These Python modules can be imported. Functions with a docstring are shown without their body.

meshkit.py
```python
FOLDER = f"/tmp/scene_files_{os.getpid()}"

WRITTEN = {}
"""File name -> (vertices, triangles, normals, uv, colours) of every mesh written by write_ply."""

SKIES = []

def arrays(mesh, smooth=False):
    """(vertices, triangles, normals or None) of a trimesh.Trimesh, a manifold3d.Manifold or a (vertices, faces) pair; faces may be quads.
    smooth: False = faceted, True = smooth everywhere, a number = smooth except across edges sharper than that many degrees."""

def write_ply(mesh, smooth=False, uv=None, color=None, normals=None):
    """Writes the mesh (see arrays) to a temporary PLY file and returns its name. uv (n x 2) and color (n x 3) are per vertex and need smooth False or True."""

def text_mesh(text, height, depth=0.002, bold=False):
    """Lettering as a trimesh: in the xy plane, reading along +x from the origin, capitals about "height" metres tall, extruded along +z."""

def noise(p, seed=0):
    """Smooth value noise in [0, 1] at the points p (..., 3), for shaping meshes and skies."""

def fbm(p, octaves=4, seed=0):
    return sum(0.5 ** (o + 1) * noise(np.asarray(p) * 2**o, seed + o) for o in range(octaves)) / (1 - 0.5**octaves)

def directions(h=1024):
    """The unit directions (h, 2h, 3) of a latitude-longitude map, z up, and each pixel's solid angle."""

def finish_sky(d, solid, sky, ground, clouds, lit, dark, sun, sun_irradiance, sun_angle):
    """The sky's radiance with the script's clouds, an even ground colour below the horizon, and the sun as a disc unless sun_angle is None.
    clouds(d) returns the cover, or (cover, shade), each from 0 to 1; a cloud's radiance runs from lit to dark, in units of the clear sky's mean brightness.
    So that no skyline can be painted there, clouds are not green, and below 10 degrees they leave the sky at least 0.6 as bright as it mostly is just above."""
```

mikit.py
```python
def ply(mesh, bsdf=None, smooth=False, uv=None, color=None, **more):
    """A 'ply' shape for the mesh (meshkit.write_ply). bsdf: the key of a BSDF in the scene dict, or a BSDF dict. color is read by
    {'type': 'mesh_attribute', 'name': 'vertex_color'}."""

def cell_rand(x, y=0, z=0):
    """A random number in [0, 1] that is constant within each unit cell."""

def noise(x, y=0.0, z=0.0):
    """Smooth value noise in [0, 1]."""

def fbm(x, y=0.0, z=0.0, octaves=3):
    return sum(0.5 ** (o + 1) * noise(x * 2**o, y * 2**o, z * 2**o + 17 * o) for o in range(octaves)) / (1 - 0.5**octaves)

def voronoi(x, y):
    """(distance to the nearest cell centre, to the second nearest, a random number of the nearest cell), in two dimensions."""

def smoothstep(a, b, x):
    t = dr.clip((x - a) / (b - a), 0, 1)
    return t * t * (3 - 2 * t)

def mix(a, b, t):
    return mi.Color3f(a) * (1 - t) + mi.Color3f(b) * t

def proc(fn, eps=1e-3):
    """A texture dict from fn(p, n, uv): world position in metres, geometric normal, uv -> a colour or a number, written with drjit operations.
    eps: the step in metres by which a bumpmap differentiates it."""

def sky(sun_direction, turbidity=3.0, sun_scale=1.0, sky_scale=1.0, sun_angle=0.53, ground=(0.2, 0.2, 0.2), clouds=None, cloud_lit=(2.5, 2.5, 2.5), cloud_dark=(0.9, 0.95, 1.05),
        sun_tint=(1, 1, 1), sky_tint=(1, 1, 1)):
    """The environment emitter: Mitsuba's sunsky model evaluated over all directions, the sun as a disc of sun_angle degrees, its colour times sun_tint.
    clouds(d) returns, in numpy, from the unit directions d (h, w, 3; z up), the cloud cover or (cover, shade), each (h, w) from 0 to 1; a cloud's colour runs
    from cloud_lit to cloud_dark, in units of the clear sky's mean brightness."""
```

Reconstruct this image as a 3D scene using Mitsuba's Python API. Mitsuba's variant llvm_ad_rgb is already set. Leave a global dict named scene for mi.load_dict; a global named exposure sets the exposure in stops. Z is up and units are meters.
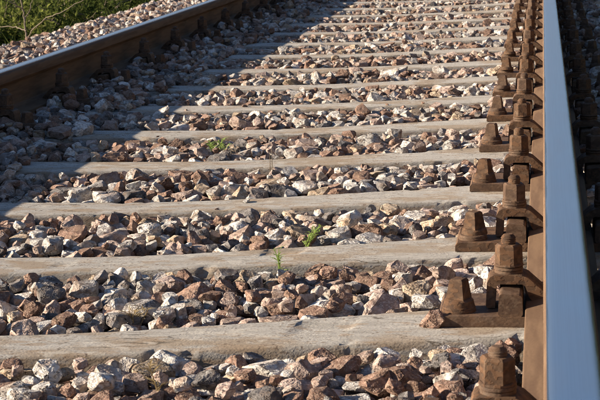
import math, numpy as np, trimesh, drjit as dr, mitsuba as mi, mikit, meshkit
from scipy.spatial import ConvexHull, HalfspaceIntersection
from shapely.geometry import Polygon
from mikit import noise, fbm, voronoi, smoothstep, mix

T = mi.ScalarTransform4f
V = lambda *a: np.array(a, float)
scene, labels = {'type': 'scene'}, {}

# ---------------------------------------------------------------- camera, sky, exposure
PITCH, YAW, ROLL, EYE = .184, .150, -.028, V(-.001, 0, .529)
F_PX = 1633.0 / 600                                            # focal length over the picture's width
cy, sy, cp, sp = math.cos(YAW), math.sin(YAW), math.cos(PITCH), math.sin(PITCH)
FWD = V(-sy * cp, cy * cp, -sp)
_rt = V(cy, sy, 0); _up = np.cross(_rt, FWD)
RIGHT = math.cos(ROLL) * _rt + math.sin(ROLL) * _up
UP = -math.sin(ROLL) * _rt + math.cos(ROLL) * _up
scene['camera'] = {
    'type': 'thinlens', 'fov': math.degrees(2 * math.atan(.5 / F_PX)), 'fov_axis': 'x',
    'aperture_radius': .0016, 'focus_distance': 3.6, 'near_clip': .05, 'far_clip': 9000.0,
    'to_world': T().look_at(origin=EYE.tolist(), target=(EYE + FWD).tolist(), up=UP.tolist()),
}
SUN = V(-2.75, -0.55, 1.0)
scene['sky'] = mikit.sky(SUN.tolist(), turbidity=3, sun_scale=1.9, sky_scale=.78, sun_tint=(.85, .98, 1.30), sky_tint=(.93, .96, 1.13))
exposure = 2.34

# ---------------------------------------------------------------- small helpers
def numbered(name):
    k, i = name, 0
    while k in labels or any(k == s or s.startswith(k + '__') for s in (scene if i < 1 else ())) or k in scene:
        i += 1; k = f'{name}_{i:03d}'
    return k
_count = {}
def nextkey(name):
    n = _count.get(name, -1) + 1; _count[name] = n
    return name if n == 0 else f'{name}_{n:03d}'
def obj(name, mesh, bsdf, parent=None, smooth=False, uv=None, **kw):
    key = nextkey((parent + '__' if parent else '') + name)
    scene[key] = mikit.ply(mesh, bsdf, smooth=smooth, uv=uv, **kw)
    return key
def tag(key, label=None, cat=None, group=None, kind=None):
    labels[key] = {k: v for k, v in (('label', label), ('category', cat), ('group', group), ('kind', kind)) if v}
def rotmat(ax, a):
    return trimesh.transformations.rotation_matrix(a, ax)[:3, :3]
def extrude_y(poly, length, y0=0.0):
    """An XZ outline (shapely) swept along +y."""
    m = trimesh.creation.extrude_polygon(poly, length, engine='earcut')
    v = np.array(m.vertices)
    return trimesh.Trimesh(np.stack([v[:, 0], y0 + v[:, 2], v[:, 1]], 1), m.faces[:, ::-1], process=False)
def rounded(pts, r):
    return Polygon(pts).buffer(-r).buffer(r, quad_segs=4)
def frustum(n, r0, r1, z0, z1, rot=0.0, bev=0.0015):
    """An n-sided tapered prism with a bevelled top rim."""
    rings = [(r0, z0), (r1 + (r0 - r1) * bev / max(z1 - z0, 1e-6), z1 - bev), (r1 - bev, z1)]
    a = rot + np.arange(n) * 2 * math.pi / n
    v = [np.stack([r * np.cos(a), r * np.sin(a), np.full(n, z)], 1) for r, z in rings]
    v = np.vstack(v + [V(0, 0, z0)[None], V(0, 0, z1)[None]])
    f, c0, c1 = [], 3 * n, 3 * n + 1
    for i in range(n):
        j = (i + 1) % n
        for k in range(2):
            a0, a1, b0, b1 = k * n + i, k * n + j, (k + 1) * n + i, (k + 1) * n + j
            f += [(a0, a1, b1), (a0, b1, b0)]
        f += [(c0, j, i), (c1, 2 * n + i, 2 * n + j)]
    return trimesh.Trimesh(v, f, process=False)
def tube(path, radii, n=8):
    path = np.asarray(path, float); m = len(path); vs, fs = [], []
    for i in range(m):
        t = path[min(i + 1, m - 1)] - path[max(i - 1, 0)]; t /= np.linalg.norm(t)
        a = np.cross(t, V(.31, .9, .2)); a /= np.linalg.norm(a); b = np.cross(t, a)
        w = np.arange(n) * 2 * math.pi / n
        vs.append(path[i] + radii[i] * (np.cos(w)[:, None] * a + np.sin(w)[:, None] * b))
    for i in range(m - 1):
        for k in range(n):
            l = (k + 1) % n
            fs += [(i * n + k, i * n + l, (i + 1) * n + l), (i * n + k, (i + 1) * n + l, (i + 1) * n + k)]
    vs.append(path[-1:]); e = m * n
    fs += [((m - 1) * n + k, (m - 1) * n + (k + 1) % n, e) for k in range(n)]
    return trimesh.Trimesh(np.vstack(vs), fs, process=False)
def pixel_ray(x, y):
    """Only for measuring: the ray through a point of the 600 x 400 photograph."""
    return FWD + RIGHT * (x - 300) / (F_PX * 600) - UP * (y - 200) / (F_PX * 600)
def at_z(x, y, z):
    d = pixel_ray(x, y); return EYE + d * (z - EYE[2]) / d[2]
def at_y(x, y, Y):
    d = pixel_ray(x, y); return EYE + d * (Y / d[1])

# ---------------------------------------------------------------- materials
def C(*a): return mi.Color3f(*a)
def sel(c, a, b): return mi.Color3f(dr.select(c, a[0], b[0]), dr.select(c, a[1], b[1]), dr.select(c, a[2], b[2]))
def stone_color(p, n, uv):
    u, v = uv.x, uv.y
    o = v * 311.0
    x, y, z = p.x + o, p.y + o * .7, p.z + o * 1.3
    fine = fbm(x * 420, y * 420, z * 420, 3)
    mid = fbm(x * 90, y * 90, z * 90, 3)
    big = fbm(x * 34, y * 34, z * 34, 2)
    t = .72 + .55 * dr.abs(v * 7.13 - dr.floor(v * 7.13))
    a = C(.61, .58, .555); b = C(.29, .26, .245)                                     # pale limestone with dark pits
    k = dr.clip(smoothstep(.56, .64, mid) * .7 + smoothstep(.57, .63, fbm(x * 230, y * 230, z * 230, 2)) * .7, 0, 1)
    white = mix(a, b, k)
    white = mix(white, C(.40, .29, .225), smoothstep(.54, .68, big) * .6)
    rust = mix(C(.26, .165, .130), C(.17, .106, .084), smoothstep(.42, .62, mid))
    rust = mix(rust, C(.36, .27, .22), smoothstep(.54, .66, fine) * .8)
    pink = mix(C(.42, .325, .29), C(.30, .215, .188), smoothstep(.45, .6, mid))
    pink = mix(pink, C(.5, .43, .38), smoothstep(.57, .66, fine) * .7)
    grey = mix(C(.22, .205, .205), C(.125, .115, .115), smoothstep(.42, .58, mid))
    grey = mix(grey, C(.42, .40, .39), smoothstep(.55, .64, big * .5 + fine * .5) * .85)
    tan = mix(C(.43, .345, .265), C(.31, .225, .16), smoothstep(.45, .6, mid))
    tan = mix(tan, C(.55, .48, .40), smoothstep(.56, .66, fine) * .6)
    c = sel(u < .2, white, sel(u < .4, rust, sel(u < .6, pink, sel(u < .8, grey, tan))))
    c = c * t * (.82 + .36 * fine)
    dust = smoothstep(.50, .64, fbm(x * 55 + 9, y * 55, z * 55, 3)) * .35           # patches of brake dust and rust
    return mix(c, C(.21, .145, .105), dust)
def stone_bump(p, n, uv):
    o = uv.y * 311.0
    return fbm((p.x + o) * 130, p.y * 130, p.z * 130, 4) * .7 + .3 * fbm((p.x + o) * 520, p.y * 520, p.z * 520, 2)
def bsdf(color, rough=.85, bump=None, bscale=.002, spec=.3, eps=6e-4, **kw):
    b = {'type': 'principled', 'base_color': color if isinstance(color, dict) else {'type': 'rgb', 'value': list(color)}, 'roughness': rough, 'specular': spec, **kw}
    if bump: b = {'type': 'bumpmap', 'arbitrary': mikit.proc(bump, eps), 'scale': bscale, 'bsdf': b}
    return {'type': 'twosided', 'bsdf': b}
scene['stone_material'] = bsdf(mikit.proc(stone_color), .9, stone_bump, .006, .2)

def concrete_color(p, n, uv):
    x, y, z = p.x, p.y, p.z
    streak = fbm(x * 14, y * 120, z * 60, 4)
    blotch = fbm(x * 9, y * 16, z * 30, 4)
    fine = fbm(x * 420, y * 420, z * 420, 3)
    pits = fbm(x * 150 + 3, y * 260, z * 200, 2)
    c = mix(C(.37, .350, .328), C(.31, .292, .271), smoothstep(.36, .66, streak))
    c = mix(c, C(.265, .205, .15), smoothstep(.47, .63, blotch) * .75)              # earth-brown dirt
    soil = smoothstep(.50, .53, fbm(x * 22, y * 60, z * 90 + 4, 4) + (-.1885 - z) * 9)                # earth caked on the flanks and in patches
    c = mix(c, mix(C(.30, .228, .165), C(.245, .175, .12), fbm(x * 160, y * 160, z * 160, 3)), soil * .55)
    c = mix(c, C(.44, .41, .37), smoothstep(.60, .72, fbm(x * 30 + 5, y * 50, z * 50, 3)) * .6)
    c = mix(c, C(.15, .11, .085), smoothstep(.66, .74, pits) * .7)
    crack = smoothstep(.010, .003, dr.abs(fbm(x * 6 + 31, y * 26, z * 26, 4) - .5)) * smoothstep(.5, .6, fbm(x * 4, y * 5 + 8, 0, 2))
    c = mix(c, C(.09, .075, .06), crack * .8)
    return c * (.78 + .44 * fine)
def concrete_bump(p, n, uv):
    return fbm(p.x * 90, p.y * 160, p.z * 160, 4) * .5 + .5 * fbm(p.x * 330, p.y * 390, p.z * 390, 3)
scene['concrete'] = bsdf(mikit.proc(concrete_color), .9, concrete_bump, .0015, .2)

def rust_color(p, n, uv):
    x, y, z = p.x, p.y, p.z
    a, f = fbm(x * 45, y * 30, z * 45, 4), fbm(x * 500, y * 500, z * 500, 3)
    c = mix(C(.142, .085, .054), C(.094, .056, .038), smoothstep(.35, .65, a))
    c = mix(c, C(.175, .11, .073), smoothstep(.56, .7, fbm(x * 110 + 7, y * 80, z * 110, 3)) * .6)
    return c * (.8 + .4 * f)
def iron_color(p, n, uv):
    pit = smoothstep(.56, .66, fbm(p.x * 170 + 3, p.y * 170, p.z * 170, 3))
    c = mix(rust_color(p, n, uv) * .85, C(.05, .034, .026), pit * .4)
    return mix(c, C(.17, .12, .086), smoothstep(.58, .68, fbm(p.x * 70, p.y * 70 + 5, p.z * 70, 3)) * .35)     # dust caked on in patches
def rust_bump(p, n, uv): return fbm(p.x * 300, p.y * 300, p.z * 300, 4)
def rail_color(p, n, uv):                                       # thin even coat of rust and tan brake dust, rolled lengthwise
    a = fbm(p.x * 60, p.y * 7, p.z * 60, 3)
    c = mix(C(.140, .089, .057), C(.104, .064, .042), smoothstep(.4, .65, a))
    return c * (.86 + .28 * fbm(p.x * 500, p.y * 300, p.z * 500, 3))
scene['rail_rust'] = bsdf(mikit.proc(rail_color), .8, rust_bump, .0007, .25)
def flaky_color(p, n, uv):
    f = smoothstep(.50, .58, fbm(p.x * 120 + 11, p.y * 120, p.z * 120, 4))
    return mix(iron_color(p, n, uv) * .92, C(.21, .105, .052), f * .28)
scene['iron_flaky'] = bsdf(mikit.proc(flaky_color), .8, lambda p, n, uv: smoothstep(.50, .56, fbm(p.x * 120 + 11, p.y * 120, p.z * 120, 4)), .0004, .2)
scene['iron_rust'] = bsdf(mikit.proc(iron_color), .72, rust_bump, .0006, .3)
def steel_rough(p, n, uv): return .27 + .02 * fbm(p.x * 700, p.y * 3, 0, 3) + .06 * fbm(p.x * 60, p.y * 12, 0, 3)
def steel_col(p, n, uv):
    s = fbm(p.x * 1100, p.y * 4, 0, 3)
    c = mix(C(.73, .73, .745), C(.70, .70, .715), smoothstep(.35, .7, s))
    d = dr.minimum(dr.abs(p.x - .0335), dr.abs(p.x + 1.7335) * 2.2)                        # the left rail carries a narrower band
    edge = smoothstep(.0262, .0292, d + .004 * (fbm(p.x * 300, p.y * 9, 0, 3) - .5))       # dull unworn margins of the running band
    return mix(c, C(.16, .13, .115), edge * .8)
scene['polished_steel'] = bsdf(mikit.proc(steel_col), mikit.proc(steel_rough), metallic=1.0)
def earth_color(p, n, uv):
    f, g = fbm(p.x * 60, p.y * 60, p.z * 60, 3), fbm(p.x * 6, p.y * 6, 0, 4)
    return mix(C(.16, .11, .075), C(.24, .19, .14), smoothstep(.35, .65, f)) * (.7 + .5 * g)
scene['bed_earth'] = bsdf(mikit.proc(earth_color), .95, lambda p, n, uv: fbm(p.x * 40, p.y * 40, 0, 4), .02, .1)
def land_color(p, n, uv):
    g, h, f = fbm(p.x * .15, p.y * .15, 0, 4), fbm(p.x * 1.7, p.y * 1.7, 0, 4), fbm(p.x * 14, p.y * 14, 0, 3)
    c = mix(C(.055, .075, .025), C(.10, .105, .04), smoothstep(.3, .7, g))
    c = mix(c, C(.15, .12, .065), smoothstep(.52, .7, h) * .7)
    return c * (.6 + .7 * f)
scene['land'] = bsdf(mikit.proc(land_color), .95, lambda p, n, uv: fbm(p.x * 9, p.y * 9, 0, 4), .06, .1)
def leaf_fn(lo, hi):
    def fn(p, n, uv):
        v = uv.y
        return mix(C(*lo), C(*hi), v) * (.8 + .4 * fbm(p.x * 120, p.y * 120, p.z * 120, 2))
    return fn
def leaf(key, lo, hi):
    fn = leaf_fn(lo, hi)
    scene[key] = {'type': 'principledthin', 'base_color': mikit.proc(fn), 'roughness': .55, 'diff_trans': .7, 'spec_trans': 0.0}
leaf('leaf_dark', (.042, .064, .018), (.11, .135, .038))
leaf('leaf_light', (.10, .13, .03), (.24, .26, .07))
leaf('leaf_fresh', (.27, .38, .10), (.40, .50, .18))
leaf('leaf_dry', (.30, .22, .12), (.46, .37, .22))
scene['bark'] = bsdf(mikit.proc(lambda p, n, uv: mix(C(.16, .125, .095), C(.29, .245, .195), fbm(p.x * 90, p.y * 90, p.z * 30, 3))), .9, spec=.1)

# ---------------------------------------------------------------- track layout
GAUGE, HEADW, RAILH = 1.7, .067, .152
XR, XL = .0335, -GAUGE - .0335                                 # rail centre lines; the running plane is z = 0
STEP, SKEW, Y0 = .6, .15, 2.541
Z_SEAT, Z_MID = -.170, -.179
N0, N1 = -2, 25
def front(n, X): return Y0 + STEP * n - .10 * (n < 0) + SKEW * X               # the sleeper's near top edge
def seatness(X):                                                # 0 at mid-span, 1 at the rail seats
    return np.clip((np.sqrt((X - (XL + XR) / 2) ** 2 + .05) - math.sqrt(.05)) / .58, 0, 1)
def top_z(X): return Z_MID + (Z_SEAT - Z_MID) * seatness(X)
def top_w(X): return .134 + .075 * seatness(X)

# ---------------------------------------------------------------- ground
def ground():
    xs = np.array([-6000, -600, -60, -20, -12, -8, -6, -5, -4.2, -3.6, -3.1, -2.85, -2.5, -2.0, 0, 2, 3, 3.6, 4.6, 6, 9, 14, 30, 80, 600, 6000.])
    zx = np.array([-1.3, -1.3, -1.3, -1.3, -1.3, -1.25, -1.15, -.98, -.72, -.50, -.36, -.30, -.29, -.29, -.29, -.29, -.29, -.45, -.8, -1.2, -1.3, -1.3, -1.3, -1.3, -1.3, -1.3])
    ys = np.concatenate([[-6000, -500, -60, -10], np.arange(-4, 40, 1.0), [45, 60, 100, 300, 1500, 6000.]])
    gx, gy = np.meshgrid(xs, ys, indexing='ij')
    gz = np.repeat(zx[:, None], len(ys), 1)
    nz = meshkit.fbm(np.stack([gx * .7, gy * .7, gx * 0], -1), 3, 4) - .5
    gz = gz + np.where((gx < -3.2) | (gx > 3.4), nz * .25, 0) * (np.abs(gx) < 100)
    v = np.stack([gx, gy, gz], -1).reshape(-1, 3); ny = len(ys); f = []
    for i in range(len(xs) - 1):
        j = np.arange(ny - 1); a = i * ny + j
        f.append(np.stack([a, a + ny, a + ny + 1, a + 1], 1))
    return v, np.vstack(f)
obj('ground', ground(), 'land', smooth=True); tag('ground', kind='structure')
bx, by = np.meshgrid(np.arange(-2.9, 2.95, .1), np.arange(-3, 40, .2), indexing='ij')
bz = -.285 + .03 * meshkit.fbm(np.stack([bx * 9, by * 9, bx * 0], -1), 3, 2)
_nx, _ny = bx.shape
_a = (np.arange(_nx - 1)[:, None] * _ny + np.arange(_ny - 1)[None]).ravel()
obj('track_bed', (np.stack([bx, by, bz], -1).reshape(-1, 3), np.stack([_a, _a + _ny, _a + _ny + 1, _a + 1], 1)), 'bed_earth', smooth=True)
tag('track_bed', kind='structure')

# ---------------------------------------------------------------- sleepers
ORD = ['nearest', 'second', 'third', 'fourth', 'fifth', 'sixth', 'seventh', 'eighth', 'ninth', 'tenth', 'eleventh', 'twelfth', 'thirteenth', 'fourteenth', 'fifteenth', 'sixteenth', 'seventeenth',
       'eighteenth', 'nineteenth', 'twentieth', 'twenty-first', 'twenty-second', 'twenty-third', 'twenty-fourth', 'twenty-fifth', 'twenty-sixth', 'twenty-seventh', 'twenty-eighth', 'twenty-ninth']
SPALL = [(0, 276, 345, .45, .9, .004), (1, 257, 300, .6, 1.02, .0045), (1, 60, 75, .35, .6, .003)]
def sleeper_mesh(n):
    step = .008 if n < 4 else .02 if n < 10 else .06
    X = np.arange(XL - .5, XR + .5, step)
    # cross-section: (t across the top 0..1 or outside, dz); bottom ring closes underground
    prof = [(-.032, -.17, 0), (-.020, -.09, 0), (-.012, -.050, 0), (-.0055, -.026, 0), (-.003, -.010, 0), (-.0012, -.0024, 0), (.003, 0, 0)]
    prof += [(k, 0, 1) for k in (.12, .25, .4, .55, .7, .85, .94)]
    prof += [(-.004, 0, 2), (.002, -.0035, 2), (.0045, -.012, 2), (.008, -.03, 2), (.02, -.09, 2), (.032, -.17, 2)]
    P = []
    for (t, dz, k) in prof:
        w = top_w(X)
        off = t if k == 0 else t * w if k == 1 else w + t
        P.append(np.stack([X, front(n, X) + off, top_z(X) + dz], 1))
    P = np.stack(P, 1)
    q = P + V(0, n * 3.7, 0)
    r = meshkit.fbm(q * V(28, 60, 60), 4, 11) - .5
    chip = np.clip(meshkit.fbm(q * V(9, 9, 9), 3, 5) - .72, 0, 1) * 9                  # broken arrises
    chip2 = np.clip(meshkit.fbm(q * V(26, 22, 22), 3, 23) - .70, 0, 1) * 8
    edge = np.zeros(len(prof)); edge[2:9] = [.15, .5, 1, 1, 1, .4, .05]; edge[12:18] = [.1, .4, 1, 1, .8, .4]
    for (m_, px0, px1, t0, t1, dep) in SPALL:                                        # flakes broken off the top
        if m_ == n:
            x0_, x1_ = (at_z(q, 200 + 160 * (n == 0) + 60 * (n == 1), -.178)[0] for q in (px0, px1))
            tt = (P[..., 1] - front(n, P[..., 0])) / top_w(P[..., 0])
            wob = (meshkit.fbm(P * V(40, 60, 0), 3, 8) - .5)
            ins_ = np.minimum(np.minimum(P[..., 0] - x0_, x1_ - P[..., 0]) / .012, np.minimum(tt - t0, t1 - tt) / .08) + wob * 2.2
            P[..., 2] -= np.clip(ins_, 0, 1) * dep * (np.array([p_[2] for p_ in prof]) == 1)
    e = (np.clip(chip, 0, 1) * .013 + np.clip(chip2, 0, 1) * .007) * edge[None]
    P[..., 2] += r * .0012 - e
    sgn = np.array([1] * 8 + [0] * 4 + [-1] * 8)
    P[..., 1] += e * .7 * sgn[None] + r * .0012
    m, k = P.shape[:2]
    a = (np.arange(m - 1)[:, None] * k + np.arange(k - 1)[None]).ravel()
    f = np.stack([a, a + k, a + k + 1, a + 1], 1)
    v = P.reshape(-1, 3); tri = [(0, j, j + 1) for j in range(1, k - 1)] + [((m - 1) * k, (m - 1) * k + j + 1, (m - 1) * k + j) for j in range(1, k - 1)]
    f = np.vstack([f[:, [0, 1, 2]], f[:, [0, 2, 3]], tri])
    return trimesh.Trimesh(v, f, process=False)
for n in range(N0, N1):
    k = obj('concrete_sleeper', sleeper_mesh(n), 'concrete', smooth=35)
    i = n - 0
    lab = f'{ORD[i]} weathered concrete sleeper lying whole across the stone bed, counted from the camera' if i >= 0 else \
        ('concrete sleeper at the lower right corner under the nearest rail fastening' if i == -1 else 'concrete sleeper just in front of the camera below the picture')
    tag(k, lab, 'railway sleeper', 'concrete sleepers across the track')

# ---------------------------------------------------------------- rails
def rail_outline():
    # half outline from the top centre to the foot centre: (distance from the axis, height over the foot)
    H = RAILH
    half = [(.0, H), (.010, H - .0001), (.020, H - .0007), (.0265, H - .0022), (.0300, H - .0045), (.0322, H - .0078), (.0332, H - .012), (.0335, H - .018), (.0335, H - .031),
            (.0328, H - .0345), (.029, H - .038), (.0160, H - .046), (.0105, H - .051), (.0085, H - .060), (.0080, .062), (.0085, .045), (.0110, .032), (.0180, .025), (.0300, .0205),
            (.0590, .0135), (.0615, .0122), (.0625, .0100), (.0625, .0015), (.0612, 0), (.0, 0)]
    return [(x, z - H) for x, z in half]
def rail(X, y0, y1, sgn_label, group, band=-.0046, mat='rail_rust'):
    half = rail_outline()
    pts = [(-x, z) for x, z in half[:0:-1]] + half                 # left foot .. top .. right foot
    top = [i for i, (x, z) in enumerate(pts) if z > band]
    ys = np.concatenate([np.arange(y0, min(y1, 16), .25), np.linspace(16, y1, 12)])
    def strip(idx, close=False):
        P = np.array([pts[i] for i in idx])
        v = np.stack([np.repeat(P[:, 0][:, None] + X, len(ys), 1), np.repeat(ys[None], len(P), 0), np.repeat(P[:, 1][:, None], len(ys), 1)], -1)
        m = len(ys); f = []
        for a in range(len(P) - 1):
            j = np.arange(m - 1); f.append(np.stack([a * m + j, a * m + j + 1, (a + 1) * m + j + 1, (a + 1) * m + j], 1))
        f = np.vstack(f)
        return v.reshape(-1, 3), f
    key = nextkey('rail')
    scene[key + '__running_surface'] = mikit.ply(strip(top), 'polished_steel', smooth=25)
    loop = list(range(top[-1], len(pts))) + list(range(0, top[0] + 1))
    v, f = strip(loop)
    tri = np.vstack([f[:, [0, 1, 2]], f[:, [0, 2, 3]]])
    m = len(ys); L = len(pts)
    cap = Polygon(pts); cv, cf = trimesh.creation.triangulate_polygon(cap, engine='earcut')
    capm = [trimesh.Trimesh(np.stack([cv[:, 0] + X, np.full(len(cv), yy), cv[:, 1]], 1), cf, process=False) for yy in (y0, y1)]
    body = trimesh.util.concatenate([trimesh.Trimesh(v, tri, process=False)] + capm)
    scene[key + '__body'] = mikit.ply(body, mat, smooth=32)
    labels[key + '__running_surface'] = {'label': 'polished bright steel running surface reflecting the sky'}
    tag(key, sgn_label, 'rail', group)
rail(XR, -2, 45, 'rusty brown steel rail at the right with sunlit side and polished blue top', 'rails of the track')
rail(XL, -2, 45, 'steel rail crossing the upper left corner with its near side in dark shadow', 'rails of the track', -.0022)

# ---------------------------------------------------------------- rail fastenings (clips bolted to a ribbed base plate)
PL, PT = .16, -.152                                             # plate length along the rail, plate top
plate_out = rounded([(-.185 - XR, Z_SEAT + .001), (.185 + XR, Z_SEAT + .001), (.185 + XR, PT + .001), (-.185 - XR, PT + .001)], .004)
_pl = extrude_y(Polygon([(-.205, Z_SEAT), (.205, Z_SEAT), (.205, PT - .006), (.201, PT - .0005), (-.201, PT - .0005), (-.205, PT - .006)]), PL, -PL / 2)
rib_poly = rounded([(-.1065, PT - .001), (-.0660, PT - .001), (-.0672, -.117), (-.1045, -.114)], .006)
clip_poly = Polygon([(-.1255, -.150), (-.1275, -.146), (-.1255, -.108), (-.121, -.0985), (-.113, -.0945), (-.068, -.0945), (-.058, -.0985), (-.036, -.1185), (-.0275, -.128), (-.0275, -.133), (-.031, -.1362),
                     (-.052, -.1372), (-.0565, -.131), (-.0625, -.113), (-.067, -.1095), (-.105, -.1095), (-.1095, -.113), (-.1125, -.150)])
def mirror(m):
    v = np.array(m.vertices); v[:, 0] *= -1
    return trimesh.Trimesh(v, m.faces[:, ::-1], process=False)
_rib0 = extrude_y(rib_poly, PL - .003, -PL / 2 + .0015)
_clip0 = extrude_y(clip_poly, .058, -.029)
def nut_mesh(rot):
    m = frustum(6, .0235, .0225, -.0805, -.0475, rot, .0035)
    c = frustum(20, .0245, .0232, -.0835, -.0800, 0, .001)
    return trimesh.util.concatenate([c, m])
def washer_mesh():
    w = []
    for k, r in enumerate((.0235, .0245)):
        w.append(frustum(24, r, r - .0008, -.0945 + k * .0058, -.0945 + k * .0058 + .0049, 0, .0008))
    return trimesh.util.concatenate(w)
_bolt0 = trimesh.util.concatenate([frustum(16, .0122, .0112, -.10, -.0330, 0, .004)] + [frustum(16, .0125, .0119, -.047 + i * .0035, -.047 + i * .0035 + .002, 0, .0006) for i in range(3)])
_scr0 = trimesh.util.concatenate([frustum(24, .0262, .0235, PT + .0085, PT + .021, 0, .003), frustum(4, .0226, .0160, PT + .019, PT + .054, math.pi / 4, .003)])
_scw0 = trimesh.util.concatenate([frustum(24, .0285, .0280, PT - .001, PT + .0045, 0, .0012), frustum(24, .0275, .0268, PT + .0045, PT + .0090, .1, .0012)])
PARTS = {'plate': mikit.ply(_pl, 'iron_rust'), 'rib': mikit.ply(_rib0, 'iron_rust', smooth=30), 'rib_m': mikit.ply(mirror(_rib0), 'iron_rust', smooth=30),
         'clip': mikit.ply(_clip0, 'iron_rust', smooth=28), 'clip_m': mikit.ply(mirror(_clip0), 'iron_rust', smooth=28),
         'nut': [mikit.ply(nut_mesh(a), 'iron_rust') for a in (-1.42, -1.30, -1.22, -1.10)], 'washer': mikit.ply(washer_mesh(), 'iron_rust', smooth=30), 'bolt': mikit.ply(_bolt0, 'iron_rust', smooth=30),
         'screw': mikit.ply(_scr0, 'iron_rust', smooth=25), 'screw_washer': mikit.ply(_scw0, 'iron_rust', smooth=30)}
FRNG = np.random.default_rng(5)
FAST = []                                                       # (x0, x1, y0, y1) footprints, for the stones
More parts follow.
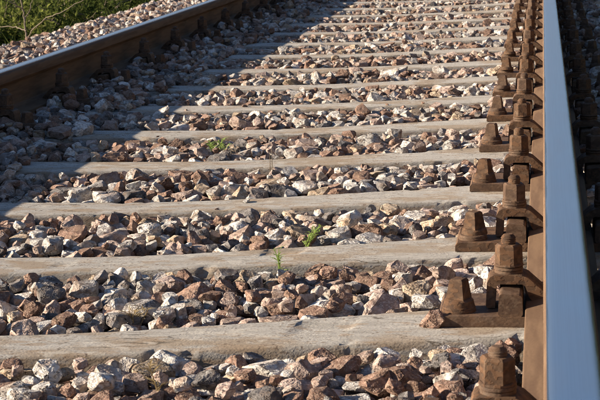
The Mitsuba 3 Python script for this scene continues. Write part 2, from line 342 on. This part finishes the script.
def fastening(n, side):
    Xc = XR if side == 'right' else XL
    Yc = front(n, Xc) + .155 + {0: -.03, 1: -.06}.get(n, 0) * (side == 'right')
    key = nextkey('rail_fastening')
    base = T().translate([Xc, Yc, 0])
    def put(name, part, t, k=0):
        kk = nextkey(key + '__' + name); scene[kk] = {**part, 'to_world': t}
        if FRNG.uniform() < .4: scene[kk]['bsdf'] = {'type': 'ref', 'id': 'iron_flaky'}
        return kk
    put('base_plate', PARTS['plate'], base)
    for s in (-1, 1):
        put('rib', PARTS['rib' if s < 0 else 'rib_m'], base)
        dy = FRNG.uniform(-.004, .004)
        put('clip_plate', PARTS['clip' if s < 0 else 'clip_m'], base @ T().translate([0, dy, 0]))
        bxp = base @ T().translate([s * .0905, dy, 0])
        dz = FRNG.uniform(-.002, .004)
        hb = put('hook_bolt', PARTS['bolt'], bxp @ T().translate([0, 0, dz]) @ T().rotate([1, 0, 0], FRNG.uniform(-3, 3)))
        put('hook_bolt__nut' if hb.endswith('bolt') else hb[len(key) + 2:] + '__nut', PARTS['nut'][FRNG.integers(4)], bxp @ T().translate([0, 0, FRNG.uniform(0, .002)]) @ T().rotate([0, 0, 1], FRNG.uniform(-10, 10)) @ T().rotate([1, .5, 0], FRNG.uniform(-1.5, 1.5)))
        put('hook_bolt__spring_washer' if hb.endswith('bolt') else hb[len(key) + 2:] + '__spring_washer', PARTS['washer'], bxp)
        sxp = base @ T().translate([s * .1715, -.038 * -s * (1 if side == 'right' else -1), 0])
        a = FRNG.normal(-24, 11)
        cs = put('coach_screw', PARTS['screw'], sxp @ T().rotate([0, 0, 1], a) @ T().rotate([1, .4, 0], FRNG.uniform(-5, 5)))
        put(('coach_screw' if cs.endswith('screw') else cs[len(key) + 2:]) + '__washer', PARTS['screw_washer'], sxp)
    FAST.append((Xc, Yc))
    if side == 'right':
        lab = 'rusty bolted rail fastening at the lower right corner, nearest to the camera' if n == -1 else f'rusty bolted rail fastening beside the right rail on the {ORD[n]} whole sleeper'
    else:
        lab = f'dark shaded rail fastening under the left rail on the {ORD[n]} whole sleeper'
    tag(key, lab, 'rail fastening', f'rail fastenings along the {side} rail')
for n in range(-1, 22): fastening(n, 'right')
for n in range(1, 20): fastening(n, 'left')

# ---------------------------------------------------------------- ballast: shapes
SRNG = np.random.default_rng(21)
def make_shape(k):
    rng = np.random.default_rng(1000 + k)
    dims = np.sort(rng.uniform(.55, 1.0, 3))[::-1] * V(1, .92, .8) * .5
    ns, ds = [], []
    for ax in range(3):
        for s in (-1, 1):
            nvec = np.zeros(3); nvec[ax] = s
            nvec = nvec + rng.normal(0, .22, 3); nvec /= np.linalg.norm(nvec)
            ns.append(nvec); ds.append(dims[ax] * rng.uniform(.85, 1.05))
    for q in range(rng.integers(4, 9) + 10):
        nvec = rng.normal(0, 1, 3)
        if q < 8: nvec = nvec * .35 + V(q & 1, q >> 1 & 1, q >> 2 & 1) * 2 - 1             # every corner is knocked off a little
        nvec /= np.linalg.norm(nvec)
        ns.append(nvec); ds.append(np.sqrt(((nvec * dims) ** 2).sum()) * (rng.uniform(1.04, 1.26) if q < 10 else rng.uniform(.86, 1.12)))
    ns, ds = np.array(ns), np.array(ds)
    pts = HalfspaceIntersection(np.hstack([ns, -ds[:, None]]), np.zeros(3)).intersections
    pts = pts[np.all(np.abs(pts) < 3, 1)]
    pts = np.unique(np.round(pts, 3), axis=0)
    h = trimesh.Trimesh(pts, ConvexHull(pts).simplices, process=True)
    h.fix_normals()
    return ns, ds, h
def weld(mesh, ang):
    s = trimesh.graph.smooth_shade(mesh, angle=math.radians(ang), facet_minarea=None)
    return np.array(s.vertices), np.array(s.faces)
def rough(h, edge, amp, k, soft):
    m = h.subdivide_to_size(edge)
    m.merge_vertices()
    if soft: trimesh.smoothing.filter_laplacian(m, lamb=.5, iterations=soft)
    nn = np.array(m.vertex_normals)
    q = np.array(m.vertices)
    d = (meshkit.fbm(q * 3.2 + k * 7.7, 4, k) - .5) * 2 * amp + (meshkit.fbm(q * 9 + k, 3, k + 50) - .5) * amp * .9
    st = np.floor(meshkit.noise(q * V(2, 2, 7) + k * 3.1, k + 9) * 4) / 4 - .4              # broken steps
    m.vertices = q + nn * (d + st * amp * .8)[:, None]
    return m
LIB = []
for k in range(44):
    ns, ds, h = make_shape(k)
    hi = rough(h, .19, .05, k, 1); mid = rough(h, .6, .05, k, 0)
    pv = np.array(h.vertices); pick = [0]                                            # far stones: the hull of a few corners
    while len(pick) < min(15, len(pv)): pick.append(int(np.argmax(np.min(np.linalg.norm(pv[:, None] - pv[pick][None], axis=2), 1))))
    lo = trimesh.Trimesh(pv[pick], ConvexHull(pv[pick]).simplices, process=False); lo.fix_normals()
    LIB.append((ns, ds, weld(hi, 42), weld(mid, 38), (np.array(lo.triangles).reshape(-1, 3), np.arange(len(lo.faces) * 3).reshape(-1, 3))))

# ---------------------------------------------------------------- ballast: stones dropped one by one on a height grid
CELL = .005
GX0, GX1, GY0, GY1 = -3.05, .75, 1.1, 16.0
NX, NY = int(round((GX1 - GX0) / CELL)), int(round((GY1 - GY0) / CELL))
xc, yc = GX0 + (np.arange(NX) + .5) * CELL, GY0 + (np.arange(NY) + .5) * CELL
XX = np.repeat(xc[:, None], NY, 1)
Hh = np.full((NX, NY), -.275, np.float32); Hh -= (np.clip(-2.55 - XX, 0, 1) * .35).astype(np.float32)
Hh += np.clip((yc - 3.6) / 2.5, 0, 1)[None, :].astype(np.float32) * np.where(XX > XL, .045, .06).astype(np.float32)       # farther off only the top layer is laid
ID = np.full((NX, NY), -1, np.int32)
solid = np.zeros((NX, NY), bool)
for n in range(N0, N1):
    f0 = front(n, xc); w = top_w(xc)
    for i in np.nonzero((xc > XL - .5) & (xc < XR + .5))[0]:
        a, b = int((f0[i] - .012 - GY0) / CELL), int((f0[i] + w[i] + .012 - GY0) / CELL)
        if b > 0 and a < NY: Hh[i, max(a, 0):b] = top_z(xc[i]); solid[i, max(a, 0):b] = True
def block(x0, x1, y0, y1, z):
    a, b, c, d = (int((x0 - GX0) / CELL), int((x1 - GX0) / CELL), int((y0 - GY0) / CELL), int((y1 - GY0) / CELL))
    a, c = max(a, 0), max(c, 0)
    if b > a and d > c: Hh[a:b, c:d] = np.maximum(Hh[a:b, c:d], z); solid[a:b, c:d] = True
for (Xc, Yc) in FAST:
    block(Xc - .22, Xc + .22, Yc - .082, Yc + .082, PT)
    block(Xc - .13, Xc + .13, Yc - .034, Yc + .034, -.03)
    for s in (-1, 1): block(Xc + s * .1715 - .035, Xc + s * .1715 + .035, Yc - .08, Yc + .08, -.1)
for Xc in (XR, XL): block(Xc - .066, Xc + .066, GY0, GY1, .05)
CATS = {'white': 0, 'rust': 1, 'pink': 2, 'grey': 3, 'tan': 4}
CNAME = {0: 'white speckled', 1: 'rusty brown', 2: 'pinkish brown', 3: 'dark grey', 4: 'tan'}
STONES = []                                                     # (shape, size vector, rotation, position, uv, cells, hero label)
def profile(ns, ds, size, Rm):
    n2 = (ns / size) @ Rm.T                                     # planes of the scaled and turned stone: n2 . x <= ds
    r = float(np.max(size)) * .8
    m = int(r / CELL) + 1
    g = np.arange(-m, m + 1) * CELL
    A = (n2[:, 0, None, None] * g[None, :, None] + n2[:, 1, None, None] * g[None, None, :])
    up, dn = n2[:, 2] > 1e-6, n2[:, 2] < -1e-6
    zu = np.min((ds[up, None, None] - A[up]) / n2[up, 2, None, None], 0)
    zl = np.max((ds[dn, None, None] - A[dn]) / n2[dn, 2, None, None], 0)
    return m, zl, zu, zu > zl
def rest(x, y, m, zl, inside, q):
    i, j = int((x - GX0) / CELL), int((y - GY0) / CELL)
    if i - m < 0 or j - m < 0 or i + m + 1 > NX or j + m + 1 > NY: return None
    d = (Hh[i - m:i + m + 1, j - m:j + m + 1] - zl)[inside]
    if len(d) < 2: return None
    k = int(len(d) * q)
    return i, j, float(np.partition(d, min(k, len(d) - 1))[min(k, len(d) - 1)])
def settle(k, size, Rm, i, j, z, m, zl, zu, inside, uv, lab=None):
    w = Hh[i - m:i + m + 1, j - m:j + m + 1]; t = z + zu
    take = inside & (t > w)
    w[take] = t[take]
    ID[i - m:i + m + 1, j - m:j + m + 1][take] = len(STONES)
    STONES.append((k, size, Rm, V(GX0 + (i + .5) * CELL, GY0 + (j + .5) * CELL, z), uv, lab))
def turned(rng, tilt):
    a = rng.uniform(0, 2 * math.pi); t = rng.normal(0, tilt); b = rng.uniform(0, 2 * math.pi)
    return rotmat([math.cos(b), math.sin(b), 0], t) @ rotmat([0, 0, 1], a)
def pick_uv(rng, x=0.0):
    p = V(.32, .27, .23, .12, .06)
    c = rng.choice(5, p=p / p.sum())
    return (c + rng.uniform(.1, .9)) / 5, rng.uniform()
def fill(x0, x1, ylo, yhi, level, rng, big=.042, tries=4, stop=70, most=4000, small=.2, tiny=0):
    """Drops stones into one bed (ylo(x), yhi(x) bound it) until hardly any place below level(x, t) is left; t runs over the bed's depth."""
    miss = 0; made = 0
    while miss < stop and made < most:
        s = np.clip(rng.lognormal(math.log(big), .32), .018, .085)
        if rng.uniform() < small: s = rng.uniform(.016, .028)
        s = max(s, tiny)
        k = int(rng.integers(len(LIB)))
        size = s * rng.uniform(.85, 1.2, 3)
        Rm = turned(rng, .40)
        m, zl, zu, ins = profile(LIB[k][0], LIB[k][1], size, Rm)
        best = None
        for _ in range(tries):
            x = rng.uniform(x0, x1); a, b = ylo(x), yhi(x); y = rng.uniform(a + s * .2, b - s * .2)
            r = rest(x, y, m, zl, ins, .86)
            if r:
                lv = level(x, (y - a) / (b - a))
                if best is None or r[2] - lv < best[2] - best[3]: best = (*r, lv)
        if best is None: miss += 1; continue
        i, j, z, lv = best
        if z + .25 * s > lv + rng.normal(0, .006): miss += 1; continue
        miss = max(0, miss - 1); made += 1
        settle(k, size, Rm, i, j, z, m, zl, zu, ins, pick_uv(rng))
# single stones read off the photograph (600 x 400): x, y, width, height, kind, (1 = lies on a sleeper)
HERO = """56 352 22 22 grey;55 375 40 25 tan;15 364 24 22 rust;14 386 34 14 rust;88 384 30 18 pink;85 359 20 15 pink;130 361 19 12 white;108 379 16 15 tan;168 361 34 27 white;192 375 25 27 pink;214 371 22 22 grey
265 370 46 32 white;230 378 22 20 tan;257 354 32 18 grey;205 390 26 11 white;322 357 28 22 rust;338 369 46 22 rust;387 356 33 20 white;419 338 26 34 white;435 326 31 27 rust 1;417 366 25 23 rust;383 378 40 20 tan
358 387 30 13 white;364 357 22 20 pink;30 383 18 16 grey;445 350 20 16 white;290 388 24 14 tan;402 392 30 14 white;465 352 30 12 white;450 372 26 20 pink
119 277 23 20 white;92 288 28 22 pink;50 284 20 11 white;32 293 24 14 grey;92 316 26 14 pink;19 318 24 17 tan;222 316 28 19 rust;190 308 32 17 grey;249 280 28 25 tan;226 274 22 15 rust;161 283 20 15 rust;264 294 32 18 grey
232 297 28 11 white;292 290 22 19 grey;321 275 33 28 rust;410 270 24 15 white;367 286 28 20 rust;383 288 20 22 rust;440 265 22 17 white;437 286 26 24 white;309 291 20 18 grey;350 297 24 14 tan;400 297 26 14 white;146 300 26 20 white
60 305 24 18 rust;118 305 30 18 grey;10 300 24 20 grey;340 309 30 12 white;280 310 28 18 rust
94 215 30 17 white;122 212 28 14 rust;15 251 24 11 white;85 247 24 15 white;70 238 36 20 rust;110 240 40 20 pink;181 211 20 17 white;202 218 28 13 white;236 232 28 21 white;264 239 30 17 white;247 219 24 18 grey
292 217 26 21 tan;331 210 30 16 rust;351 230 24 21 tan;396 220 38 22 rust;372 240 32 12 white;437 227 38 26 tan;432 207 26 13 white;28 238 26 12 pink;45 243 24 12 grey;160 240 26 13 white;205 243 30 14 rust;320 240 24 14 white;465 222 22 18 tan
212 167 26 20 grey;310 166 20 13 white;275 184 36 15 tan;297 187 16 12 white;441 169 32 15 white;388 180 28 13 white;364 169 14 12 rust;388 169 20 9 white;457 176 18 14 tan;240 178 22 14 rust;180 186 22 12 white;140 182 22 14 rust
340 180 24 14 rust;415 183 26 10 pink;120 187 26 12 white;325 186 20 12 white
315 135 24 15 grey;247 142 20 13 rust;337 141 20 12 pink;422 133 22 13 rust;367 141 20 15 tan;436 141 26 11 white;414 146 20 12 white;265 149 16 12 pink;160 153 20 13 white;375 148 22 10 rust"""
def heroes():
    rng = np.random.default_rng(99)
    for row in HERO.replace('\n', ';').split(';'):
        c = row.split(); x, y, w, h = map(float, c[:4]); on = len(c) > 5
        p = at_z(x, y, -.172 if on else -.186)
        px = F_PX * 600 / p[1]
        if not on:
            n = math.floor((p[1] - front(0, p[0])) / STEP)
            a, b = front(n, p[0]) + float(top_w(p[0])), front(n + 1, p[0])
            p[1] = min(max(p[1], a + .3 * h / px + .014), b - .3 * h / px - .02)
        k = int(rng.integers(len(LIB)))
        W, Hs = w / px, h / px
        size = V(W / .93, (W * .55 + Hs * .45) / .86, min(Hs / .80, W * 1.05))
        yaw = YAW + rng.normal(0, .35)
        Rm = rotmat([0, 0, 1], yaw) @ rotmat([0, 1, 0], rng.normal(0, .22)) @ rotmat([1, 0, 0], rng.normal(0, .25))
        m, zl, zu, ins = profile(LIB[k][0], LIB[k][1], size, Rm)
        r = rest(p[0], p[1], m, zl, ins, .8)
        if r is None: continue
        i, j, z = r
        z = max(z, -.188) if not on else z
        settle(k, size, Rm, i, j, min(z, -.165), m, zl, zu, ins, ((CATS[c[4]] + rng.uniform(.2, .8)) / 5, rng.uniform(0, .95)), 'hero')
def crib_level(x, t):
    e = max(0., (t - .76) / .24)
    base = -.168 - .026 * e * e - .008 * (t < .12)
    return base + .016 * max(0, 1 - abs(x - XR) / .34) + .045 * max(0, 1 - abs(x - XL) / .42)
BEDS = [(n, (lambda x, n=n: front(n, x) + float(top_w(x)) + .012), (lambda x, n=n: front(n + 1, x) - .012)) for n in range(N0, 22)]
for n, lo, hi in BEDS:
    if n < 4: fill(XL + .06, XR - .06, lo, hi, lambda x, t: crib_level(x, t) - .04, np.random.default_rng(900 + n), tries=3, stop=40)
heroes()
for n, lo, hi in BEDS:
    rng = np.random.default_rng(300 + n)
    far = -.004 * min(max(n - 2, 0) / 3, 1)
    fill(XL + .06, XR - .06, lo, hi, lambda x, t: crib_level(x, t) + far * (t < .85), rng, tries=4 if n < 9 else 3, stop=110 if n < 6 else 60 if n < 11 else 30, tiny=0 if n < 5 else .024 if n < 9 else .03)
    if n > 0: fill(XL + .07, XL + .34, lambda x, n=n: front(n, x) - .02, lambda x, n=n: front(n, x) + .26, lambda x, t: -.148 + .045 * (1 - (x - XL) / .34), rng, tries=3, stop=22)
    fill(XR + .06, .7, lo, hi, lambda x, t: -.172, rng, stop=20, tiny=.034)
    fill(XR + .075, .7, lambda x, n=n: front(n, x) - .02, lambda x, n=n: front(n, x) + .26, lambda x, t: -.135 if x < .33 else -.155, rng, tries=3, stop=16, tiny=.034)
    fill(XL - .52, XL - .06, lo, hi, lambda x, t: -.165, rng, stop=20, tiny=.032)
# a few splinters lying loose on the sleepers and plates
rng = np.random.default_rng(17)
for _ in range(18):
    n = int(rng.integers(-1, 9)); x = rng.uniform(-1.5, -.1); sz = rng.uniform(.008, .019)
    y = front(n, x) + float(top_w(x)) * rng.choice([rng.uniform(0, .25), rng.uniform(.6, 1.0)])
    k = int(rng.integers(len(LIB))); size = sz * rng.uniform(.7, 1.4, 3) * V(1.15, 1, .8); Rm = turned(rng, .2)
    m, zl, zu, ins = profile(LIB[k][0], LIB[k][1], size, Rm)
    r = rest(x, y, m, zl, ins, .8)
    if r: settle(k, size, Rm, *r, m, zl, zu, ins, pick_uv(rng))
# the shoulder beyond the left rail, heaped above the sleeper ends
rng = np.random.default_rng(77)
for a in np.arange(4.5, 15.6, .6):
    fill(-3.0, XL - .10, lambda x, a=a: a, lambda x, a=a: a + .6, lambda x, t: -.135 - max(0, -2.55 - x) * .35, rng, stop=45, tries=3, tiny=.03)

# ---------------------------------------------------------------- ballast: meshes
def project(p):
    v = np.asarray(p) - EYE
    return 512 + F_PX * 1024 * (v @ RIGHT) / (v @ FWD), 341.5 - F_PX * 1024 * (v @ UP) / (v @ FWD)
cells = np.bincount(ID[ID >= 0], minlength=len(STONES))
score = np.zeros(len(STONES)); hi_l = np.zeros(len(STONES), int)
for s, st in enumerate(STONES):
    x, y = project(st[3])
    if -40 < x < 1064 and -40 < y < 723 and st[3][0] > XL: score[s] = cells[s] * CELL ** 2 * (F_PX * 1024 / st[3][1]) ** 2 * (1e9 if st[5] else 1)
single = set(np.argsort(-score)[:300].tolist())
def placed(s, lod):
    k, size, Rm, pos, uv, _ = STONES[s]
    v, f = LIB[k][2 + lod]
    return (v * size) @ Rm.T + pos, f, np.tile(uv, (len(v), 1))
bv, bf, bu, off, ALIKE, TALLY = [], [], [], 0, {}, [0, 0, 0]
def bed_name(y, x):
    i = int(math.floor((y - front(0, x)) / STEP))
    return 'before the nearest sleeper' if i < 0 else f'behind the {ORD[i]} sleeper'
for s, st in enumerate(STONES):
    if s not in single:
        qx, qy = project(st[3]); out = max(-qx - 60, qx - 1084, -qy - 60, qy - 743)
        if (cells[s] < 4 and np.mean(st[1]) > .02) or (out > 0 and (cells[s] < 10 or out > 700)): continue
    if s in single:
        v, f, u = placed(s, 0)
        key = nextkey('ballast_stone')
        scene[key] = mikit.ply((v, f), 'stone_material', smooth=True, uv=u)
        x = st[3][0]; mean = float(np.mean(st[1])); ext = np.sort(np.abs(st[1]))
        form = 'flat' if ext[0] < .62 * ext[2] else 'blocky' if ext[0] > .8 * ext[2] else 'angular'
        sz = 'big' if mean > .056 else 'medium' if mean > .042 else 'small'
        lab = f'{sz} {form} {CNAME[int(st[4][0] * 5)]} stone {bed_name(st[3][1], x)}'
        ALIKE.setdefault(lab, []).append((project(st[3])[0], key))
        tag(key, lab, 'stone', 'loose ballast stones between the sleepers')
        continue
    y = st[3][1]
    px = float(np.mean(st[1])) * F_PX * 1024 / y
    lod = 2 if out > 0 or px < 14 else 0 if px > 42 and cells[s] > 25 else 1
    TALLY[lod] += 1
    v, f, u = placed(s, lod)
    bv.append(v); bf.append(f + off); bu.append(u); off += len(v)
for lab, ks in ALIKE.items():
    for i, (px, key) in enumerate(sorted(ks)):
        if len(ks) > 1: labels[key]['label'] = lab + f", {'first' if i == 0 else ORD[i]} such from the left"
scene['ballast'] = mikit.ply((np.vstack(bv), np.vstack(bf)), 'stone_material', smooth=True, uv=np.vstack(bu))
tag('ballast', 'bed of crushed stone ballast in pale, rusty and grey pieces', 'gravel', kind='stuff')
print('stones', len(STONES), TALLY, [np.mean([len(L[q][1]) for L in LIB]) for q in (2, 3, 4)], 'tris', sum(len(f) for f in bf))

# ---------------------------------------------------------------- plants
def leaf_mesh(pos, dirs, ups, L, W, rng, bend=.25):
    """Folded pointed leaves (4 triangles each) from base points, directions and up vectors."""
    n = len(pos)
    d = dirs / np.linalg.norm(dirs, axis=1, keepdims=True)
    sd = np.cross(d, ups); sd /= np.maximum(np.linalg.norm(sd, axis=1, keepdims=True), 1e-9)
    up = np.cross(sd, d)
    L, W = np.broadcast_to(L, n)[:, None], np.broadcast_to(W, n)[:, None]
    b = pos; mid = pos + d * L * .5; tip = pos + d * L - up * L * bend
    l = pos + d * L * .42 + sd * W * .5 + up * W * .18; r = pos + d * L * .42 - sd * W * .5 + up * W * .18
    v = np.stack([b, l, mid, r, tip], 1).reshape(-1, 3)
    o = (np.arange(n) * 5)[:, None]
    f = np.concatenate([o + q for q in ((0, 2, 1), (0, 3, 2), (1, 2, 4), (2, 3, 4))])
    uv = np.repeat(np.stack([rng.uniform(0, 1, n), rng.uniform(0, 1, n)], 1), 5, 0)
    return v, f, uv
def land_z(x):
    return float(np.interp(x, [-8, -6, -5, -4.2, -3.6, -3.1, -2.85], [-1.25, -1.15, -.98, -.72, -.50, -.36, -.30]))
def shrub(x, y, h, w, mat, label, seed):
    rng = np.random.default_rng(seed)
    key = nextkey('leafy_bush')
    z0 = land_z(x) - .05
    stems, tips = [], []
    for _ in range(rng.integers(9, 14)):
        a, lean = rng.uniform(0, 2 * math.pi), rng.uniform(.15, 1.0)
        top = V(x + math.cos(a) * w * .5 * lean, y + math.sin(a) * w * .5 * lean, z0 + h * rng.uniform(.55, 1.0) * (1 - .25 * lean))
        b = V(x, y, z0) + rng.normal(0, .04, 3) * V(1, 1, 0)
        mid = (b + top) / 2 + rng.normal(0, .05, 3)
        t = np.linspace(0, 1, 7)[:, None]
        path = (1 - t) ** 2 * b + 2 * t * (1 - t) * mid + t * t * top
        stems.append(tube(path, np.linspace(.011, .003, 7), 5))
        for q in path[2:]:
            for _ in range(4):
                e = q + rng.normal(0, 1, 3) * V(.11, .11, .08) * (w / .9)
                tips.append((q, e))
                if rng.uniform() < .35: stems.append(tube(np.stack([q, (q + e) / 2 + rng.normal(0, .012, 3), e]), [.003, .002, .001], 3))
    scene[key + '__stem'] = mikit.ply(trimesh.util.concatenate(stems), 'bark')
    P, D = [], []
    for q, e in tips:
        k = rng.integers(5, 10)
        t = rng.uniform(.2, 1.05, k)[:, None]
        P.append(q + (e - q) * t + rng.normal(0, .012, (k, 3)))
        D.append((e - q) / np.linalg.norm(e - q) * .6 + rng.normal(0, .7, (k, 3)) + V(0, 0, .1))
    P, D = np.vstack(P), np.vstack(D)
    v, f, uv = leaf_mesh(P, D, rng.normal(0, .5, P.shape) + V(0, 0, 1), rng.uniform(.035, .075, len(P)), rng.uniform(.018, .036, len(P)), rng)
    scene[key + '__crown'] = mikit.ply((v, f), mat, uv=uv)
    tag(key, label, 'bush', 'bushes on the bank beyond the left rail')
PRNG = np.random.default_rng(41)
spots = []
for row, (X, ya, yb, st) in enumerate(((-3.85, 8.0, 21, .55), (-4.9, 9.5, 27, .8), (-6.4, 12, 36, 1.1))):
    for Y in np.arange(ya, yb, st):
        spots.append((row, X + PRNG.normal(0, .14), Y + PRNG.normal(0, .12)))
seen = []
for row, x, y in spots:
    p = project(V(x, y, land_z(x) + .4))
    if -90 < p[0] < 420 and p[1] < 140: seen.append((row, p[0], x, y))
seen.sort(key=lambda q: (q[0], q[1]))
_rank = {}
for row, px, x, y in seen:
    i = _rank[row] = _rank.get(row, -1) + 1
    h = min(-.24 + (-x - 3.2) * .31 - land_z(x), 2.0) * PRNG.uniform(.75, 1.0) - .05
    tone = ['leaf_dark', 'leaf_light'][int(PRNG.uniform() < .6)]
    shrub(x, y, h, PRNG.uniform(.8, 1.15), tone, f"{'dark' if tone == 'leaf_dark' else 'yellowish'} leafy bush on the far bank, {ORD[i] if i else 'first'} from left in {['front', 'middle', 'back'][row]} row", 500 + len(labels))
# rank grass and weeds between the bushes and the stones
g = np.random.default_rng(61); n = 3600
gx, gy = -3.12 - np.abs(g.normal(0, 1.0, n)), g.uniform(6.0, 21, n)
gz = np.array([land_z(q) for q in gx]) - .02
D = g.normal(0, .42, (n, 3)) + V(0, 0, 1); hh = g.uniform(.05, .20, n)
v, f, uv = leaf_mesh(np.stack([gx, gy, gz], 1), D, g.normal(0, 1, (n, 3)), hh, g.uniform(.005, .012, n), g, .3)
scene['undergrowth'] = mikit.ply((v, f), 'leaf_dark', uv=uv); tag('undergrowth', 'rank green grass and weeds on the bank behind the ballast', 'grass', kind='stuff')

# the bare pale sapling at the upper left
key = nextkey('bare_sapling'); Yp = 8.35
def twig(name, pts, r0, r1):
    P = np.array([at_y(px, py, Yp + dy) for px, py, dy in pts])
    t = np.linspace(0, len(P) - 1, 4 * len(P)); Q = np.stack([np.interp(t, np.arange(len(P)), P[:, k]) for k in range(3)], 1)
    Q[1:-1] += np.random.default_rng(len(scene)).normal(0, .0022, Q[1:-1].shape)
    kk = nextkey(key + '__' + name); scene[kk] = mikit.ply(tube(Q, np.linspace(r0, r1, len(Q)), 7), 'bark', smooth=True)
twig('stem', [(28, 52, 0), (27, 40, 0), (25, 26, .02), (23, 12, .03), (20, -8, .05)], .0062, .0034)
for pts in ([(28, 37, 0), (34, 28, -.05), (45, 19, -.1), (60, 12, -.15), (86, -2, -.2)], [(26, 31, 0), (16, 27, .06), (0, 27, .1), (-12, 30, .12)], [(24, 20, .02), (29, 12, .06), (34, -4, .1)], [(23, 9, .03), (14, 4, -.04), (2, -2, -.08)],
            [(45, 19, -.1), (52, 20, -.08), (60, 24, -.06)]):
    twig('branch', pts, .0037, .0015)
tag(key, 'bare pale forked sapling without leaves rising behind the left rail', 'sapling')

# sprigs between the stones
def sprig(name, label, cat, x, y, hpx, lean, mat, nl, seed, spread=.35, leaf=(.018, .004), z=-.185, group=None):
    rng = np.random.default_rng(seed); b = at_z(x, y, z); px = F_PX * 600 / b[1]; h = hpx / px
    key = nextkey(name); stems, P, D = [], [], []
    for q in range(max(2, nl // 12)):
        tip = b + V(lean * h + rng.normal(0, spread * h * .5), rng.normal(0, spread * h * .4), h * rng.uniform(.75, 1.05))
        t = np.linspace(0, 1, 7)[:, None]; path = b + V(rng.normal(0, .004), rng.normal(0, .004), -.02) * (1 - t) + (tip - b) * t * V(1, 1, 1) + V(lean * h * .25, 0, 0) * (t * t - t)
        stems.append(tube(path, np.linspace(.0016, .0007, 7), 5))
        for w in rng.uniform(.15, 1, 12):
            P.append(b + (tip - b) * w); a = rng.uniform(0, 2 * math.pi); D.append(V(math.cos(a), math.sin(a), .7))
    scene[key + '__stem'] = mikit.ply(trimesh.util.concatenate(stems), mat)
    P, D = np.array(P), np.array(D)
    v, f, uv = leaf_mesh(P, D, np.tile(V(0, 0, 1), (len(P), 1)) + rng.normal(0, .2, P.shape), rng.uniform(.6, 1.3, len(P)) * leaf[0], leaf[1], rng)
    scene[key + '__leaves'] = mikit.ply((v, f), mat, uv=uv)
    tag(key, label, cat, group)
sprig('green_weed', 'small bright green weed leaning to the right among stones behind the second sleeper', 'weed', 302, 248, 24, .75, 'leaf_fresh', 48, 1, .45, (.020, .0034))
sprig('green_weed', 'upright narrow green weed at the front edge of the second sleeper', 'weed', 282, 276, 29, -.1, 'leaf_fresh', 44, 2, .22, (.017, .0034))
sprig('green_weed', 'low spreading green weed among stones behind the fourth sleeper', 'weed', 214, 153, 12, .1, 'leaf_fresh', 60, 3, 1.6, (.026, .005))
sprig('dry_weed', 'thin dark dry weed stalk standing before the fourth sleeper', 'weed', 272, 174, 24, .05, 'bark', 12, 4, .1, (.006, .0015))
sprig('dry_weed', 'tuft of tan dry grass between stones behind the nearest whole sleeper', 'weed', 134, 322, 15, .1, 'leaf_dry', 36, 5, .8, (.03, .0022))
sprig('dry_weed', 'curled tan dry leaf stalk among the stones in the front bed', 'weed', 160, 396, 34, -.35, 'leaf_dry', 12, 6, .1, (.022, .004))

# the thicket out of view, added to hide the sky right of the track
def added_thicket():
    rng = np.random.default_rng(71); P, D, tw = [], [], []
    for y in np.arange(-4, 26, .75):
        x, h = 3.3 + rng.normal(0, .25), rng.uniform(3.4, 4.8)
        tw.append(tube(V(x, y, -.9) + np.linspace(0, 1, 6)[:, None] * V(rng.normal(0, .3), rng.normal(0, .3), h) + rng.normal(0, .03, (6, 3)), np.linspace(.05, .012, 6), 6))
        n = 1500
        c = rng.normal(0, 1, (n, 3)); c = c / np.linalg.norm(c, axis=1, keepdims=True) * rng.uniform(.35, 1.0, (n, 1)) ** .5
        lump = .7 + .5 * meshkit.fbm(c * 2 + y * 3.1, 3, 4)[:, None]
        P.append(V(x, y, -.75 + h * .5) + c * V(.95, .85, h * .55) * lump); D.append(rng.normal(0, 1, (n, 3)) + c * .7)
    P, D = np.vstack(P), np.vstack(D)
    v, f, uv = leaf_mesh(P, D, rng.normal(0, .5, P.shape) + V(0, 0, 1), rng.uniform(.11, .20, len(P)), rng.uniform(.06, .11, len(P)), rng)
    scene['added_thicket__crown'] = mikit.ply((v, f), 'leaf_dark', uv=uv)
    scene['added_thicket__stems'] = mikit.ply(trimesh.util.concatenate(tw), 'bark', smooth=True)
    tag('added_thicket', 'dense dark green thicket right of the track, unseen and put there to hide the sky', 'added_thicket', kind='stuff')
added_thicket()
print('triangles', sum(len(w[1]) for w in meshkit.WRITTEN.values()))
